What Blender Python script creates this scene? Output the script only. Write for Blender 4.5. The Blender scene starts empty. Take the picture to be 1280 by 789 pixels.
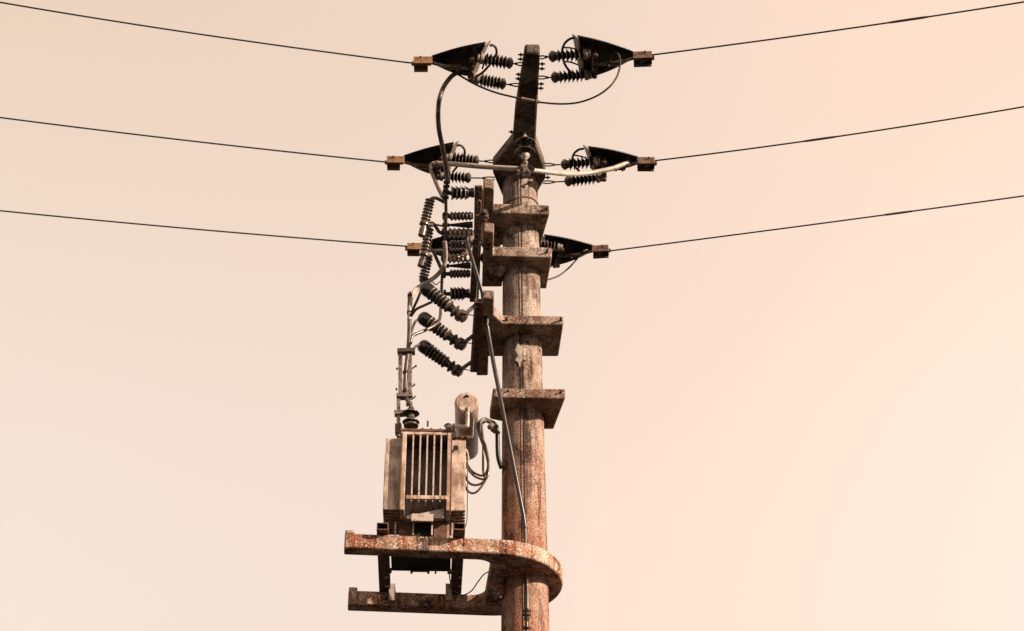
import bpy, bmesh, math, random
from mathutils import Vector, Matrix, Quaternion
random.seed(7)
sc = bpy.context.scene
COL = sc.collection
rad = math.radians

# ------------------------------------------------------------------ camera
CAM = Vector((0, -14.2, 1.6)); PITCH = rad(33); FPX = 2400.0
cd = bpy.data.cameras.new('camera'); cam = bpy.data.objects.new('camera', cd); COL.objects.link(cam)
cd.sensor_width = 36; cd.lens = 36 * FPX / 1280; cd.clip_start = .1; cd.clip_end = 5000
cam.location = CAM; cam.rotation_euler = (math.pi / 2 + PITCH, 0, 0)
sc.camera = cam

# ------------------------------------------------------------------ sky, sun, exposure
SUN_AZ, SUN_EL = rad(62), rad(20)          # azimuth measured from the viewer's side (-Y) towards +X
w = bpy.data.worlds.new('World'); sc.world = w; w.use_nodes = True
nt = w.node_tree; nt.nodes.clear()
def N(nt, t, **k):
    n = nt.nodes.new(t)
    for a, b in k.items(): setattr(n, a, b)
    return n
def lin(c): return tuple(((v / 255) / 12.92 if v / 255 < .04045 else ((v / 255 + .055) / 1.055) ** 2.4) for v in c) + (1,)
out = N(nt, 'ShaderNodeOutputWorld')
bg1 = N(nt, 'ShaderNodeBackground'); bg2 = N(nt, 'ShaderNodeBackground'); add = N(nt, 'ShaderNodeAddShader')
sky = N(nt, 'ShaderNodeTexSky'); sky.sky_type = 'NISHITA'; sky.sun_disc = False
sky.sun_elevation = SUN_EL; sky.sun_rotation = math.pi - SUN_AZ; sky.dust_density = 8; sky.air_density = 1.5
nt.links.new(sky.outputs[0], bg1.inputs[0]); bg1.inputs[1].default_value = .05 * .04
# high sunlit haze, smooth in azimuth and height
tc = N(nt, 'ShaderNodeTexCoord'); sp = N(nt, 'ShaderNodeSeparateXYZ')
nt.links.new(tc.outputs['Generated'], sp.inputs[0])
az = N(nt, 'ShaderNodeMath', operation='ARCTAN2'); nt.links.new(sp.outputs['X'], az.inputs[0]); nt.links.new(sp.outputs['Y'], az.inputs[1])
el = N(nt, 'ShaderNodeMath', operation='ARCSINE'); nt.links.new(sp.outputs['Z'], el.inputs[0])
no = N(nt, 'ShaderNodeTexNoise'); no.inputs['Scale'].default_value = 5; no.inputs['Detail'].default_value = 2
nt.links.new(tc.outputs['Generated'], no.inputs['Vector'])
def wob(src, a):
    m = N(nt, 'ShaderNodeMath', operation='MULTIPLY_ADD'); m.inputs[1].default_value = a
    nt.links.new(no.outputs['Fac'], m.inputs[0]); nt.links.new(src.outputs[0], m.inputs[2]); return m
def ramp(src, a, b, stops, interp='EASE'):
    mr = N(nt, 'ShaderNodeMapRange', interpolation_type='LINEAR'); mr.inputs[1].default_value = a; mr.inputs[2].default_value = b
    nt.links.new(src.outputs[0], mr.inputs[0])
    cr = N(nt, 'ShaderNodeValToRGB'); cr.color_ramp.interpolation = 'B_SPLINE'
    els = cr.color_ramp.elements
    els[0].position = stops[0][0]; els[0].color = lin(stops[0][1]); els[1].position = stops[-1][0]; els[1].color = lin(stops[-1][1])
    for p, c in stops[1:-1]:
        e = els.new(p); e.color = lin(c)
    nt.links.new(mr.outputs[0], cr.inputs[0]); return cr
elw = wob(el, .03); azw = wob(az, .05)
A0, A1 = -.34, .36
hi = ramp(azw, A0, A1, [(0, (234, 208, 186)), (.35, (236, 210, 190)), (.6, (238, 214, 196)), (.78, (250, 220, 200)), (1, (255, 222, 198))])
lo = ramp(azw, A0, A1, [(0, (244, 228, 215)), (.35, (243, 224, 212)), (.52, (246, 224, 208)), (.64, (255, 226, 206)), (.8, (254, 229, 213)), (1, (255, 238, 224))])
mx = N(nt, 'ShaderNodeMix', data_type='RGBA')
mr = N(nt, 'ShaderNodeMapRange', interpolation_type='SMOOTHSTEP'); mr.inputs[1].default_value = rad(24); mr.inputs[2].default_value = rad(44)
nt.links.new(elw.outputs[0], mr.inputs[0]); nt.links.new(mr.outputs[0], mx.inputs[0])
nt.links.new(lo.outputs[0], mx.inputs[6]); nt.links.new(hi.outputs[0], mx.inputs[7])
nt.links.new(mx.outputs[2], bg2.inputs[0]); bg2.inputs[1].default_value = .51
nt.links.new(bg1.outputs[0], add.inputs[0]); nt.links.new(bg2.outputs[0], add.inputs[1]); nt.links.new(add.outputs[0], out.inputs[0])

sd = bpy.data.lights.new('sun', 'SUN'); so = bpy.data.objects.new('sun', sd); COL.objects.link(so)
sd.energy = 5.0; sd.angle = rad(.5); sd.color = (1, .86, .72)
sdir = Vector((math.sin(SUN_AZ) * math.cos(SUN_EL), -math.cos(SUN_AZ) * math.cos(SUN_EL), math.sin(SUN_EL)))
so.rotation_euler = sdir.to_track_quat('Z', 'Y').to_euler(); so.location = sdir * 60
vs = sc.view_settings; vs.view_transform = 'Standard'; vs.look = 'None'; vs.exposure = 1.0; vs.gamma = 1; vs.use_curve_mapping = False

# ------------------------------------------------------------------ measuring: a point of the place seen at photo pixel (px,py)
RX = Vector((1, 0, 0)); UP = Vector((0, -math.sin(PITCH), math.cos(PITCH))); FW = Vector((0, math.cos(PITCH), math.sin(PITCH)))
def ray(px, py): return RX * ((px - 640) / FPX) - UP * ((py - 394.5) / FPX) + FW
def at(px, py, Y):
    d = ray(px, py); return CAM + d * ((Y - CAM.y) / d.y)
def atz(px, py, z):
    d = ray(px, py); return CAM + d * ((z - CAM.z) / d.z)

# ------------------------------------------------------------------ materials
def newmat(name):
    m = bpy.data.materials.new(name); m.use_nodes = True
    b = m.node_tree.nodes['Principled BSDF']; return m, m.node_tree, b
def nz(nt, vec, scale, detail=4, rough=.6, dim='3D'):
    n = N(nt, 'ShaderNodeTexNoise'); n.inputs['Scale'].default_value = scale; n.inputs['Detail'].default_value = detail; n.inputs['Roughness'].default_value = rough
    nt.links.new(vec, n.inputs['Vector']); return n.outputs['Fac']
def mr_(nt, src, a, b, c=0, d=1):
    m = N(nt, 'ShaderNodeMapRange'); nt.links.new(src, m.inputs[0])
    for i, v in enumerate((a, b, c, d)): m.inputs[i + 1].default_value = v
    return m.outputs[0]
def mixc(nt, f, a, b):
    m = N(nt, 'ShaderNodeMix', data_type='RGBA')
    if isinstance(f, (int, float)): m.inputs[0].default_value = f
    else: nt.links.new(f, m.inputs[0])
    for i, v in ((6, a), (7, b)):
        if isinstance(v, tuple): m.inputs[i].default_value = v if len(v) == 4 else v + (1,)
        else: nt.links.new(v, m.inputs[i])
    return m.outputs[2]
def mul(nt, a, b):
    m = N(nt, 'ShaderNodeMath', operation='MULTIPLY')
    for i, v in enumerate((a, b)):
        if isinstance(v, (int, float)): m.inputs[i].default_value = v
        else: nt.links.new(v, m.inputs[i])
    return m.outputs[0]
def bump(nt, b, h, s, d=.01):
    n = N(nt, 'ShaderNodeBump'); n.inputs['Strength'].default_value = s; n.inputs['Distance'].default_value = d
    nt.links.new(h, n.inputs['Height']); nt.links.new(n.outputs[0], b.inputs['Normal'])

def concrete(name, pale, mid, dark, rust, z0, z1, streak=.5, rmin=.1, rmax=.9, wear=.5, K=.50, grit=.8, runs=0, rr=1):  # rust: colour of the rust streaks and of the warm grade tint
    pale, mid, dark, rust = [tuple(c * k for c in q) for q, k in ((pale, K), (mid, K * .9), (dark, 1), (rust, K))]
    m, nt, b = newmat(name)
    g = N(nt, 'ShaderNodeNewGeometry'); P = g.outputs['Position']
    base = mixc(nt, mr_(nt, nz(nt, P, 5, 6, .7), .40, .60), mid, pale)
    sx = N(nt, 'ShaderNodeSeparateXYZ'); nt.links.new(P, sx.inputs[0])
    mp = N(nt, 'ShaderNodeVectorMath', operation='MULTIPLY'); nt.links.new(P, mp.inputs[0]); mp.inputs[1].default_value = (1, 1, .10)
    # rust streaks and a warm grade tint in one colour, stronger on the lower members
    rz = mr_(nt, sx.outputs['Z'], z1, z0, rmin, rmax)
    rf = mul(nt, rz, mr_(nt, nz(nt, mp.outputs[0], 9, 5, .65), .30, .58))
    base = mixc(nt, rf, base, rust)
    if runs: base = mixc(nt, mul(nt, mr_(nt, nz(nt, mp.outputs[0], 5.5, 3, .55), .50, .56), runs * rr), base, rust)
    if runs: base = mixc(nt, mul(nt, mr_(nt, nz(nt, mp.outputs[0], 7.5, 3, .6), .57, .63), runs), base, dark)
    # rain streaks, worn pale areas, dark lichen
    base = mixc(nt, mul(nt, mr_(nt, nz(nt, mp.outputs[0], 24, 4, .6), .52, .66), streak), base, dark)
    base = mixc(nt, mul(nt, mr_(nt, nz(nt, P, 11, 6, .8), .54, .62), wear), base, pale)
    base = mixc(nt, mul(nt, mr_(nt, nz(nt, P, 3.4, 7, .8), .56, .63), .8), base, dark)
    # fine pits and grit
    base = mixc(nt, mul(nt, mr_(nt, nz(nt, P, 95, 4, .75), .52, .57), .9), base, dark)
    base = mixc(nt, mul(nt, mr_(nt, nz(nt, P, 62, 3, .7), .60, .65), grit), base, tuple(min(.85, c * 1.6) for c in pale))
    nt.links.new(base, b.inputs['Base Color']); b.inputs['Roughness'].default_value = .9
    b.inputs['Specular IOR Level'].default_value = .2
    bump(nt, b, nz(nt, P, 60, 4, .6), .3, .0012)
    return m
def metal(name, col, col2, metallic=.5, rough=.5, sc_=20, lo_=.45, hi_=.65, bmp=.15):
    col, col2 = tuple(c * .62 for c in col), tuple(c * .62 for c in col2)
    m, nt, b = newmat(name)
    g = N(nt, 'ShaderNodeNewGeometry'); P = g.outputs['Position']
    c = mixc(nt, mr_(nt, nz(nt, P, sc_, 5, .65), lo_, hi_), col, col2)
    nt.links.new(c, b.inputs['Base Color']); b.inputs['Metallic'].default_value = metallic
    nt.links.new(mr_(nt, nz(nt, P, sc_ * 2, 3), .3, .7, rough * .75, min(1, rough * 1.3)), b.inputs['Roughness'])
    if bmp: bump(nt, b, nz(nt, P, sc_ * 3, 4), bmp, .0015)
    return m
M = {}
M['pole'] = concrete('pole_concrete', (.70, .53, .42), (.40, .25, .175), (.020, .009, .005), (.74, .25, .105), 7.4, 10.6, .7, .0, .95, .5, grit=.4, runs=.75, rr=.0)
M['concrete'] = concrete('weathered_concrete', (.78, .58, .45), (.24, .135, .082), (.010, .005, .003), (.34, .115, .05), 8.6, 12.0, .5, .05, .85, .7)
M['arm'] = concrete('shade_darkened_concrete', (.38, .28, .21), (.075, .046, .03), (.008, .004, .003), (.12, .05, .03), 8, 9, .5, 0, .3, .6)  # crossarm concrete darkened to deepen the shade on its underside
M['platform'] = concrete('platform_concrete', (1.10, .80, .62), (.62, .32, .18), (.022, .008, .004), (.44, .12, .04), 7.6, 9.3, .7, .15, .5, .8, runs=.8)
M['dark'] = metal('dark_metal', (.012, .008, .006), (.05, .03, .02), .3, .45)
M['guard'] = metal('guard_plastic', (.010, .007, .005), (.022, .014, .010), 0, .3, 12)
M['guard_side'] = metal('guard_side_plastic', (.28, .18, .12), (.03, .018, .012), 0, .4, 18)
M['galv'] = metal('galvanised_steel', (.34, .24, .18), (.07, .04, .028), .45, .38, 34)
M['bronze'] = metal('clamp_bronze', (.40, .215, .095), (.13, .06, .03), .35, .42, 22, .48, .7)
M['brown_bronze'] = metal('brown_clamp_bronze', (.25, .135, .085), (.08, .04, .025), .3, .45, 26, .45, .62)
M['band'] = metal('guard_band', (.42, .31, .24), (.20, .14, .10), .2, .5, 22)
M['porcelain'] = metal('brown_porcelain', (.014, .009, .007), (.032, .019, .014), 0, .14, 14, bmp=0)
M['glaze'] = metal('grey_glazed_porcelain', (.15, .10, .075), (.05, .03, .022), 0, .2, 14, bmp=0)
M['cable'] = metal('sheathed_cable', (.15, .085, .055), (.045, .025, .016), 0, .32, 24)
M['pipe'] = metal('insulated_pipe', (.62, .48, .39), (.22, .14, .10), 0, .4, 26, .5, .68)
M['wire'] = metal('weathered_conductor', (.035, .016, .010), (.08, .035, .02), .3, .6, 30)
M['rusty'] = metal('rusty_steel', (.20, .085, .045), (.05, .018, .01), .2, .75, 14, bmp=.4)
M['line'] = metal('line_conductor', (.012, .006, .004), (.03, .014, .008), .2, .5, 40)
M['rust_bright'] = metal('splice_sleeve', (.10, .025, .012), (.04, .012, .008), .2, .6, 14)
M['rim_highlight'] = metal('painted_rim_highlight', (.50, .37, .29), (.08, .05, .04), 0, .25, 16, .42, .6, 0)  # pale colour that paints highlights onto the shed rims
M['rod'] = metal('dark_rod_steel', (.055, .030, .020), (.025, .013, .009), .2, .3, 14)
M['inside'] = metal('near_black_steel', (.006, .004, .003), (.012, .008, .006), 0, .8)  # near-black colour for seam, chips, marks, bolts and base frame
def paint():
    m, nt, b = newmat('transformer_paint')
    g = N(nt, 'ShaderNodeNewGeometry'); P = g.outputs['Position']
    mp = N(nt, 'ShaderNodeVectorMath', operation='MULTIPLY'); nt.links.new(P, mp.inputs[0]); mp.inputs[1].default_value = (1, 1, .15)
    c = mixc(nt, mr_(nt, nz(nt, P, 5, 5, .7), .40, .60), (.50, .37, .29), (.24, .14, .095))
    c = mixc(nt, mul(nt, mr_(nt, nz(nt, mp.outputs[0], 22, 5, .7), .50, .66), .85), c, (.10, .045, .025))
    c = mixc(nt, mul(nt, mr_(nt, nz(nt, P, 40, 3, .7), .63, .70), .7), c, (.10, .04, .02))
    nt.links.new(c, b.inputs['Base Color']); b.inputs['Roughness'].default_value = .5
    bump(nt, b, nz(nt, P, 30, 4), .12, .002)
    return m
M['paint'] = paint()
M['ground'] = metal('dark_heath_ground', (.024, .020, .011), (.012, .010, .006), 0, .95, .6, bmp=.5)

# ------------------------------------------------------------------ objects
WM = {}
def tagit(o, label=None, cat=None, group=None, kind=None):
    if label: o['label'] = label
    if cat: o['category'] = cat
    if group: o['group'] = group
    if kind: o['kind'] = kind
    return o
def link(o, parent, M4):
    COL.objects.link(o)
    if parent is not None:
        o.parent = parent; o.matrix_parent_inverse = WM[parent.name].inverted()
    o.matrix_basis = M4; WM[o.name] = M4.copy()
    return o
def thing(name, label, cat, loc, group=None):
    o = bpy.data.objects.new(name, None); o.empty_display_size = .1
    link(o, None, Matrix.Translation(Vector(loc))); return tagit(o, label, cat, group)
class MB:
    def __init__(s): s.v = []; s.f = []
    def add(s, vs, fs):
        n = len(s.v); s.v += [Vector(v) for v in vs]; s.f += [tuple(i + n for i in f) for f in fs]; return s
    def box(s, c, size, R=None):
        c = Vector(c); h = Vector(size) / 2
        vs = [Vector((x * h.x, y * h.y, z * h.z)) for x in (-1, 1) for y in (-1, 1) for z in (-1, 1)]
        if R is not None: vs = [R @ v for v in vs]
        return s.add([c + v for v in vs], [(0, 1, 3, 2), (4, 6, 7, 5), (0, 4, 5, 1), (2, 3, 7, 6), (0, 2, 6, 4), (1, 5, 7, 3)])
    def box2(s, a, b):
        a = Vector(a); b = Vector(b); return s.box((a + b) / 2, (abs(b.x - a.x), abs(b.y - a.y), abs(b.z - a.z)))
    def bar(s, a, b, wd, ht, up=Vector((0, 0, 1))):
        a = Vector(a); b = Vector(b); d = (b - a); L = d.length; d.normalize()
        x = d.cross(up).normalized(); z = x.cross(d)
        R = Matrix((x, d, z)).transposed()
        return s.box((a + b) / 2, (wd, L, ht), R)
    def prism(s, poly, z0, z1):
        n = len(poly); vs = [Vector((p[0], p[1], z0)) for p in poly] + [Vector((p[0], p[1], z1)) for p in poly]
        area = sum(poly[i][0] * poly[(i + 1) % n][1] - poly[(i + 1) % n][0] * poly[i][1] for i in range(n))
        fs = [tuple(range(n)), tuple(range(2 * n - 1, n - 1, -1))] + [(i, i + n, (i + 1) % n + n, (i + 1) % n) for i in range(n)]
        if area > 0: fs = [tuple(reversed(f)) for f in fs]
        return s.add(vs, fs)
    def lathe(s, a, b, prof, n=14):
        a = Vector(a); b = Vector(b); d = b - a; L = d.length; q = d.to_track_quat('Z', 'Y')
        vs = []; fs = []
        for (t, r) in prof:
            for k in range(n):
                an = 2 * math.pi * k / n; vs.append(a + q @ Vector((r * math.cos(an), r * math.sin(an), t * L)))
        m = len(prof)
        for i in range(m - 1):
            for k in range(n): fs.append((i * n + k, i * n + (k + 1) % n, (i + 1) * n + (k + 1) % n, (i + 1) * n + k))
        fs.append(tuple(range(n - 1, -1, -1))); fs.append(tuple((m - 1) * n + k for k in range(n)))
        return s.add(vs, fs)
    def cyl(s, a, b, r, r2=None, n=12): return s.lathe(a, b, [(0, r), (1, r if r2 is None else r2)], n)
    def tube(s, pts, r, n=8, smooth=6, closed=False):
        pts = [Vector(p) for p in pts]
        if smooth and len(pts) > 2:
            P = []; m = len(pts); rng = m if closed else m - 1
            g = (lambda i: pts[i % m]) if closed else (lambda i: pts[max(0, min(m - 1, i))])
            for i in range(rng):
                p0, p1, p2, p3 = g(i - 1), g(i), g(i + 1), g(i + 2)
                for k in range(smooth):
                    t = k / smooth
                    P.append(.5 * ((2 * p1) + (-p0 + p2) * t + (2 * p0 - 5 * p1 + 4 * p2 - p3) * t * t + (-p0 + 3 * p1 - 3 * p2 + p3) * t ** 3))
            if not closed: P.append(pts[-1])
            pts = P
        m = len(pts); vs = []; fs = []; ref = None
        for i in range(m):
            a = pts[(i - 1) % m] if closed else pts[max(0, i - 1)]; b = pts[(i + 1) % m] if closed else pts[min(m - 1, i + 1)]
            d = (b - a).normalized()
            if ref is None: ref = d.orthogonal().normalized()
            ref = (ref - d * ref.dot(d)).normalized(); y = d.cross(ref)
            rr = r[min(len(r) - 1, int(i * len(r) / m))] if isinstance(r, (list, tuple)) else r
            for k in range(n):
                an = 2 * math.pi * k / n; vs.append(pts[i] + (ref * math.cos(an) + y * math.sin(an)) * rr)
        for i in range(m if closed else m - 1):
            j = (i + 1) % m
            for k in range(n): fs.append((i * n + k, i * n + (k + 1) % n, j * n + (k + 1) % n, j * n + k))
        if not closed: fs += [tuple(range(n - 1, -1, -1)), tuple((m - 1) * n + k for k in range(n))]
        return s.add(vs, fs)
    def xform(s, M4): s.v = [M4 @ v for v in s.v]; return s
    def build(s, name, mat, parent=None, smooth=True, bevel=0, label=None, cat=None, group=None, kind=None, seg=2):
        lo = Vector([min(v[i] for v in s.v) for i in range(3)]); hi = Vector([max(v[i] for v in s.v) for i in range(3)])
        c = (lo + hi) / 2
        me = bpy.data.meshes.new(name); me.from_pydata([v - c for v in s.v], [], s.f); me.validate()
        bm = bmesh.new(); bm.from_mesh(me); bmesh.ops.recalc_face_normals(bm, faces=bm.faces[:]); bm.to_mesh(me); bm.free()
        me.materials.append(M[mat])
        if smooth: me.shade_smooth(); me.set_sharp_from_angle(angle=rad(38))
        o = bpy.data.objects.new(name, me); link(o, parent, Matrix.Translation(c))
        if bevel:
            bv = o.modifiers.new('bevel', 'BEVEL'); bv.width = bevel; bv.segments = seg; bv.limit_method = 'ANGLE'; bv.angle_limit = rad(40)
        return tagit(o, label, cat, group, kind)
def place(mesh, name, pos, d, parent):
    o = bpy.data.objects.new(name, mesh)
    q = Vector(d).to_track_quat('Z', 'Y'); return link(o, parent, Matrix.Translation(Vector(pos)) @ q.to_matrix().to_4x4())
SHED = {}
def shed_mesh(R, r, t, mat, style='spiky'):
    k = (round(R, 4), round(r, 4), round(t, 4), mat, style)
    if k not in SHED:
        if style == 'spiky': prof = [(-.5, r), (-.30, r * 1.25), (.30, R * .93), (.42, R), (.5, R * .96), (.42, R * .6), (.35, r)]
        else: prof = [(-.5, r), (-.42, R * .82), (-.15, R), (.15, R), (.42, R * .82), (.5, r)]
        n = 18; vs = []; fs = []
        for (z, rr) in prof:
            for j in range(n): vs.append((rr * math.cos(2 * math.pi * j / n), rr * math.sin(2 * math.pi * j / n), z * t))
        m = len(prof)
        for i in range(m - 1):
            for j in range(n): fs.append((i * n + j, i * n + (j + 1) % n, (i + 1) * n + (j + 1) % n, (i + 1) * n + j))
        me = bpy.data.meshes.new('shed'); me.from_pydata(vs, [], fs); me.materials.append(M[mat]); me.shade_smooth(); SHED[k] = me
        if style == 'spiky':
            me.materials.append(M['rim_highlight'])
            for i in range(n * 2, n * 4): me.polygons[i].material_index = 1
    return SHED[k]
def stack(core, A, B, n, R, r, t, mat, style, parent, taper=0):
    d = (Vector(B) - Vector(A))
    for i in range(n):
        rr = R * (1 - taper * (i % 2))
        place(shed_mesh(rr, r, t, mat, style), 'shed', Vector(A) + d * ((i + .5) / n), d, parent)

# ------------------------------------------------------------------ ground
g = MB().add([(-900, -900, 0), (900, -900, 0), (900, 900, 0), (-900, 900, 0)], [(0, 1, 2, 3)]).build('ground', 'ground', kind='structure')

# ------------------------------------------------------------------ concrete pole
P0 = at(656.2, 750, 0); P1 = at(650.3, 229, 0); ax = (P1 - P0)
r0, r1 = 29.6 / 155.4, 21.6 / 135.6
def axis(z): t = (z - P0.z) / ax.z; return P0 + ax * t
def prad(z): t = (z - P0.z) / ax.z; return r0 + (r1 - r0) * t
ZC = P1.z                                        # underside of the top crossarm
pole = thing('utility_pole', 'tall round weathered concrete pole rising through the four brackets and the platform', 'pole', axis(0))
pr = []
for i in range(40):
    z = i / 39; pr.append((z, prad(z * (ZC + .03))))
MB().lathe(axis(0), axis(ZC + .03), pr, 64).build('shaft', 'pole', pole)
# mould seam down the front of the shaft
for dx, wdt, mt in ((-.012, .010, 'pole'), (.006, .005, 'inside')):
    m = MB(); 
    za, zb = 2.0, ZC - .005
    a = axis(za); b = axis(zb)
    m.bar((a.x + dx, -prad(za) - .001, za), (b.x + dx, -prad(zb) - .001, zb), wdt, .006, Vector((0, -1, 0)))
    m.build('mould_seam', mt, pole, smooth=False)
zb = at(650, 247, -.16).z
MB().tube([axis(zb) + Vector((math.sin(a) * (prad(zb) + .002), -math.cos(a) * (prad(zb) + .002), .012 * math.sin(a) + .01 * math.sin(3 * a))) for a in [2 * math.pi * k / 28 for k in range(28)]], .009, 6, 1, True).build('joint_ring', 'rusty', pole)
# worn number patch below the third bracket
c = at(652, 441, -.185); m = MB()
pts = []
for k in range(22):
    a = 2 * math.pi * k / 22; rr = .85 + .2 * math.sin(3 * a + 1) + .16 * math.sin(7 * a) + random.uniform(-.12, .12)
    x = math.cos(a) * .055 * rr; z = math.sin(a) * .125 * rr; ang = x / prad(c.z)
    ctr = axis(c.z)
    pts.append((ctr.x + math.sin(ang) * (prad(c.z) + .004) - .015, -math.cos(ang) * (prad(c.z) + .004), c.z + z))
cc = sum((Vector(p) for p in pts), Vector()) / len(pts); cc.y = -prad(c.z) - .006
m.add([cc] + pts, [(0, i + 1, (i + 1) % 22 + 1) for i in range(22)])
m.build('worn_patch', 'pipe', pole, label='pale flaking patch on the shaft')
for (x, y, s) in ((648, 425, .018), (659, 426, .020), (652, 417, .012), (648, 440, .012), (655, 450, .014), (651, 459, .012), (675, 430, .010)):
    p = at(x, y, -.19); mb = MB()
    dx = p.x - axis(p.z).x; yy = -math.sqrt(max(0, prad(p.z) ** 2 - dx * dx))
    mb.lathe((p.x, yy + .004, p.z), (p.x, yy - .004, p.z), [(0, s), (.7, s * .8), (1, s * .3)], 7).build('chip', 'inside', pole)

# ------------------------------------------------------------------ top crossarm (runs towards and away from the viewer)
arm = thing('crossarm', 'flat concrete crossarm on the pole top with a diamond shaped middle', 'crossarm', (P1.x, 0, ZC))
TH = .115
und = [(656, 67.5), (675, 67.5), (671.5, 140), (669.5, 178), (682, 214), (682, 224), (671, 243), (658, 262), (650, 345), (632, 345), (638, 262), (628, 246), (616, 217), (616, 208), (641, 177), (644, 140)]
poly = [atz(x, y, ZC)[:2] for x, y in und]
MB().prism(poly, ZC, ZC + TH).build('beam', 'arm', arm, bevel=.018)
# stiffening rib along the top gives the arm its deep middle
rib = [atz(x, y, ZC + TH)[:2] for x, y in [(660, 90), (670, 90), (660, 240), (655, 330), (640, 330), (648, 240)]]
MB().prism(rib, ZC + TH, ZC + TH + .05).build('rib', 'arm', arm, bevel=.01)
ZH = ZC + .055
bolts = [(655, 68.5, -1), (654.5, 74, -1), (652, 93, -1), (651.5, 98.5, -1), (674, 80, 1), (673.7, 86, 1), (672.8, 105, 1), (672.3, 110.5, 1),
         (643, 165, -1), (681, 217, 1), (681, 222, 1)]
for x, y, s in bolts:
    p = atz(x, y, ZH)
    MB().cyl(p - Vector((s * .01, 0, 0)), p + Vector((s * .05, 0, 0)), .0075, n=8).cyl(p + Vector((s * .018, 0, 0)), p + Vector((s * .034, 0, 0)), .016, n=6).build('bolt', 'dark', arm)

# ------------------------------------------------------------------ four concrete brackets
def bracket(label, z, px, thk, extra=None):
    poly = [atz(x, y, z)[:2] for x, y in px]
    c = atz(650, px[0][1], z)
    t = thing('pole_bracket', label, 'bracket', (P1.x, 0, z), 'concrete brackets collaring the pole')
    MB().prism(poly, z, z + thk).build('slab', 'concrete', t, bevel=.012)
    return t
Z1 = at(650, 267, -.315).z; Z2 = at(650, 320, -.315).z; Z3 = at(650, 405, -.33).z; Z4 = at(655, 497, -.35).z
b1 = bracket('highest concrete bracket on the pole, directly under the crossarm', Z1, [(616.5, 266), (687, 268), (675.5, 307), (628, 307), (602.5, 306), (604, 235), (617.5, 235.5)], .105)
b2 = bracket('second concrete bracket from the top, with an arm holding the switch rail', Z2, [(616, 320), (690, 321.5), (683, 361.5), (673, 361), (672, 352), (628, 352), (627.5, 359), (602.5, 359), (604.5, 290), (617.5, 290.5)], .105)
b3 = bracket('third concrete bracket with a long side arm beside the three slanted arresters', Z3, [(617.5, 394), (629, 405), (704.5, 405.5), (698, 446), (610.5, 446), (610, 470), (595.5, 470), (604, 373.5), (617.5, 373.5)], .09)
b4 = bracket('lowest concrete bracket, a plain collar above the transformer', Z4, [(616, 497), (707, 498), (692, 537), (680, 537), (640, 530), (612, 524)], .095)
for t, z, pts in ((b4, Z4, [(635, 489.5), (701, 490.5)]), (b3, Z3, [(701, 399), (633, 399)]), (b2, Z2, [(684, 314)]), (b1, Z1, [(683, 261)])):
    for x, y in pts:
        p = at(x, y, -.345 if t in (b3, b4) else -.318)
        p = p + Vector((0, -.02, 0))
        MB().cyl(p, p + Vector((0, .07, 0)), .010, n=8).build('bolt', 'inside', t)
# lumps of dark mortar packed between pole and collar
for t, z, x, y in ((b2, Z2, 622, 338), (b2, Z2, 620, 346)):
    p = atz(x, y, z); m = MB()
    m.lathe(p + Vector((0, 0, .03)), p - Vector((0, 0, .07)), [(0, .09), (.4, .085), (.75, .06), (1, .02)], 11)
    for v in m.v: v += Vector((random.uniform(-.012, .012), random.uniform(-.012, .012), random.uniform(-.012, .012)))
    m.build('mortar_lump', 'concrete', t)
p = at(691, 421, .0); 
# ------------------------------------------------------------------ platform
ZP = at(520, 690, -.6).z; PH = .128
Rp = Matrix.Translation((-.15, -.02, 0)) @ Matrix.Rotation(rad(5), 4, 'Z')
ol = [(-1.21, -.55), (0, -.55)]
for k in range(1, 30):
    a = -math.pi / 2 + math.pi * k / 30; ol.append((.565 * math.cos(a), .045 + .595 * math.sin(a)))
ol += [(0, .64), (-1.165, .64), (-1.165, .50), (-.16, .50)]
for k in range(1, 6):
    a = math.pi / 2 * k / 6; ol.append((-.16 + .12 * math.sin(a), .38 + .12 * math.cos(a)))
ol += [(-.04, .38), (-.04, -.30)]
for k in range(1, 6):
    a = math.pi / 2 * k / 6; ol.append((-.16 + .12 * math.cos(a), -.30 - .12 * math.sin(a)))
ol += [(-.16, -.42), (-1.21, -.42)]
plat = thing('transformer_platform', 'rusty stained concrete platform with two long arms under the transformer', 'platform', (P0.x, 0, ZP))
MB().prism(ol, ZP, ZP + PH).xform(Rp).build('deck', 'platform', plat, bevel=.012)
for y0, y1, xe in ((-.548, -.442, -1.208), (.502, .638, -1.163)):
    MB().box2((xe, y0, ZP + PH - .004), (xe + .072, y1, ZP + PH + .030)).xform(Rp).build('end_lip', 'platform', plat, bevel=.008)
for (x, y, r) in ((620, 733, .060), (623, 740, .050)):
    p = at(x, y, -.10); m = MB()
    m.lathe(p + Vector((0, 0, .06)), p - Vector((0, 0, .06)), [(0, r), (.45, r), (.75, r * .8), (1, r * .35)], 13)
    for v in m.v: v += Vector([random.uniform(-.010, .010) for _ in range(3)])
    m.build('mortar_lump', 'concrete', plat)
ZT = ZP + PH

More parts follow.
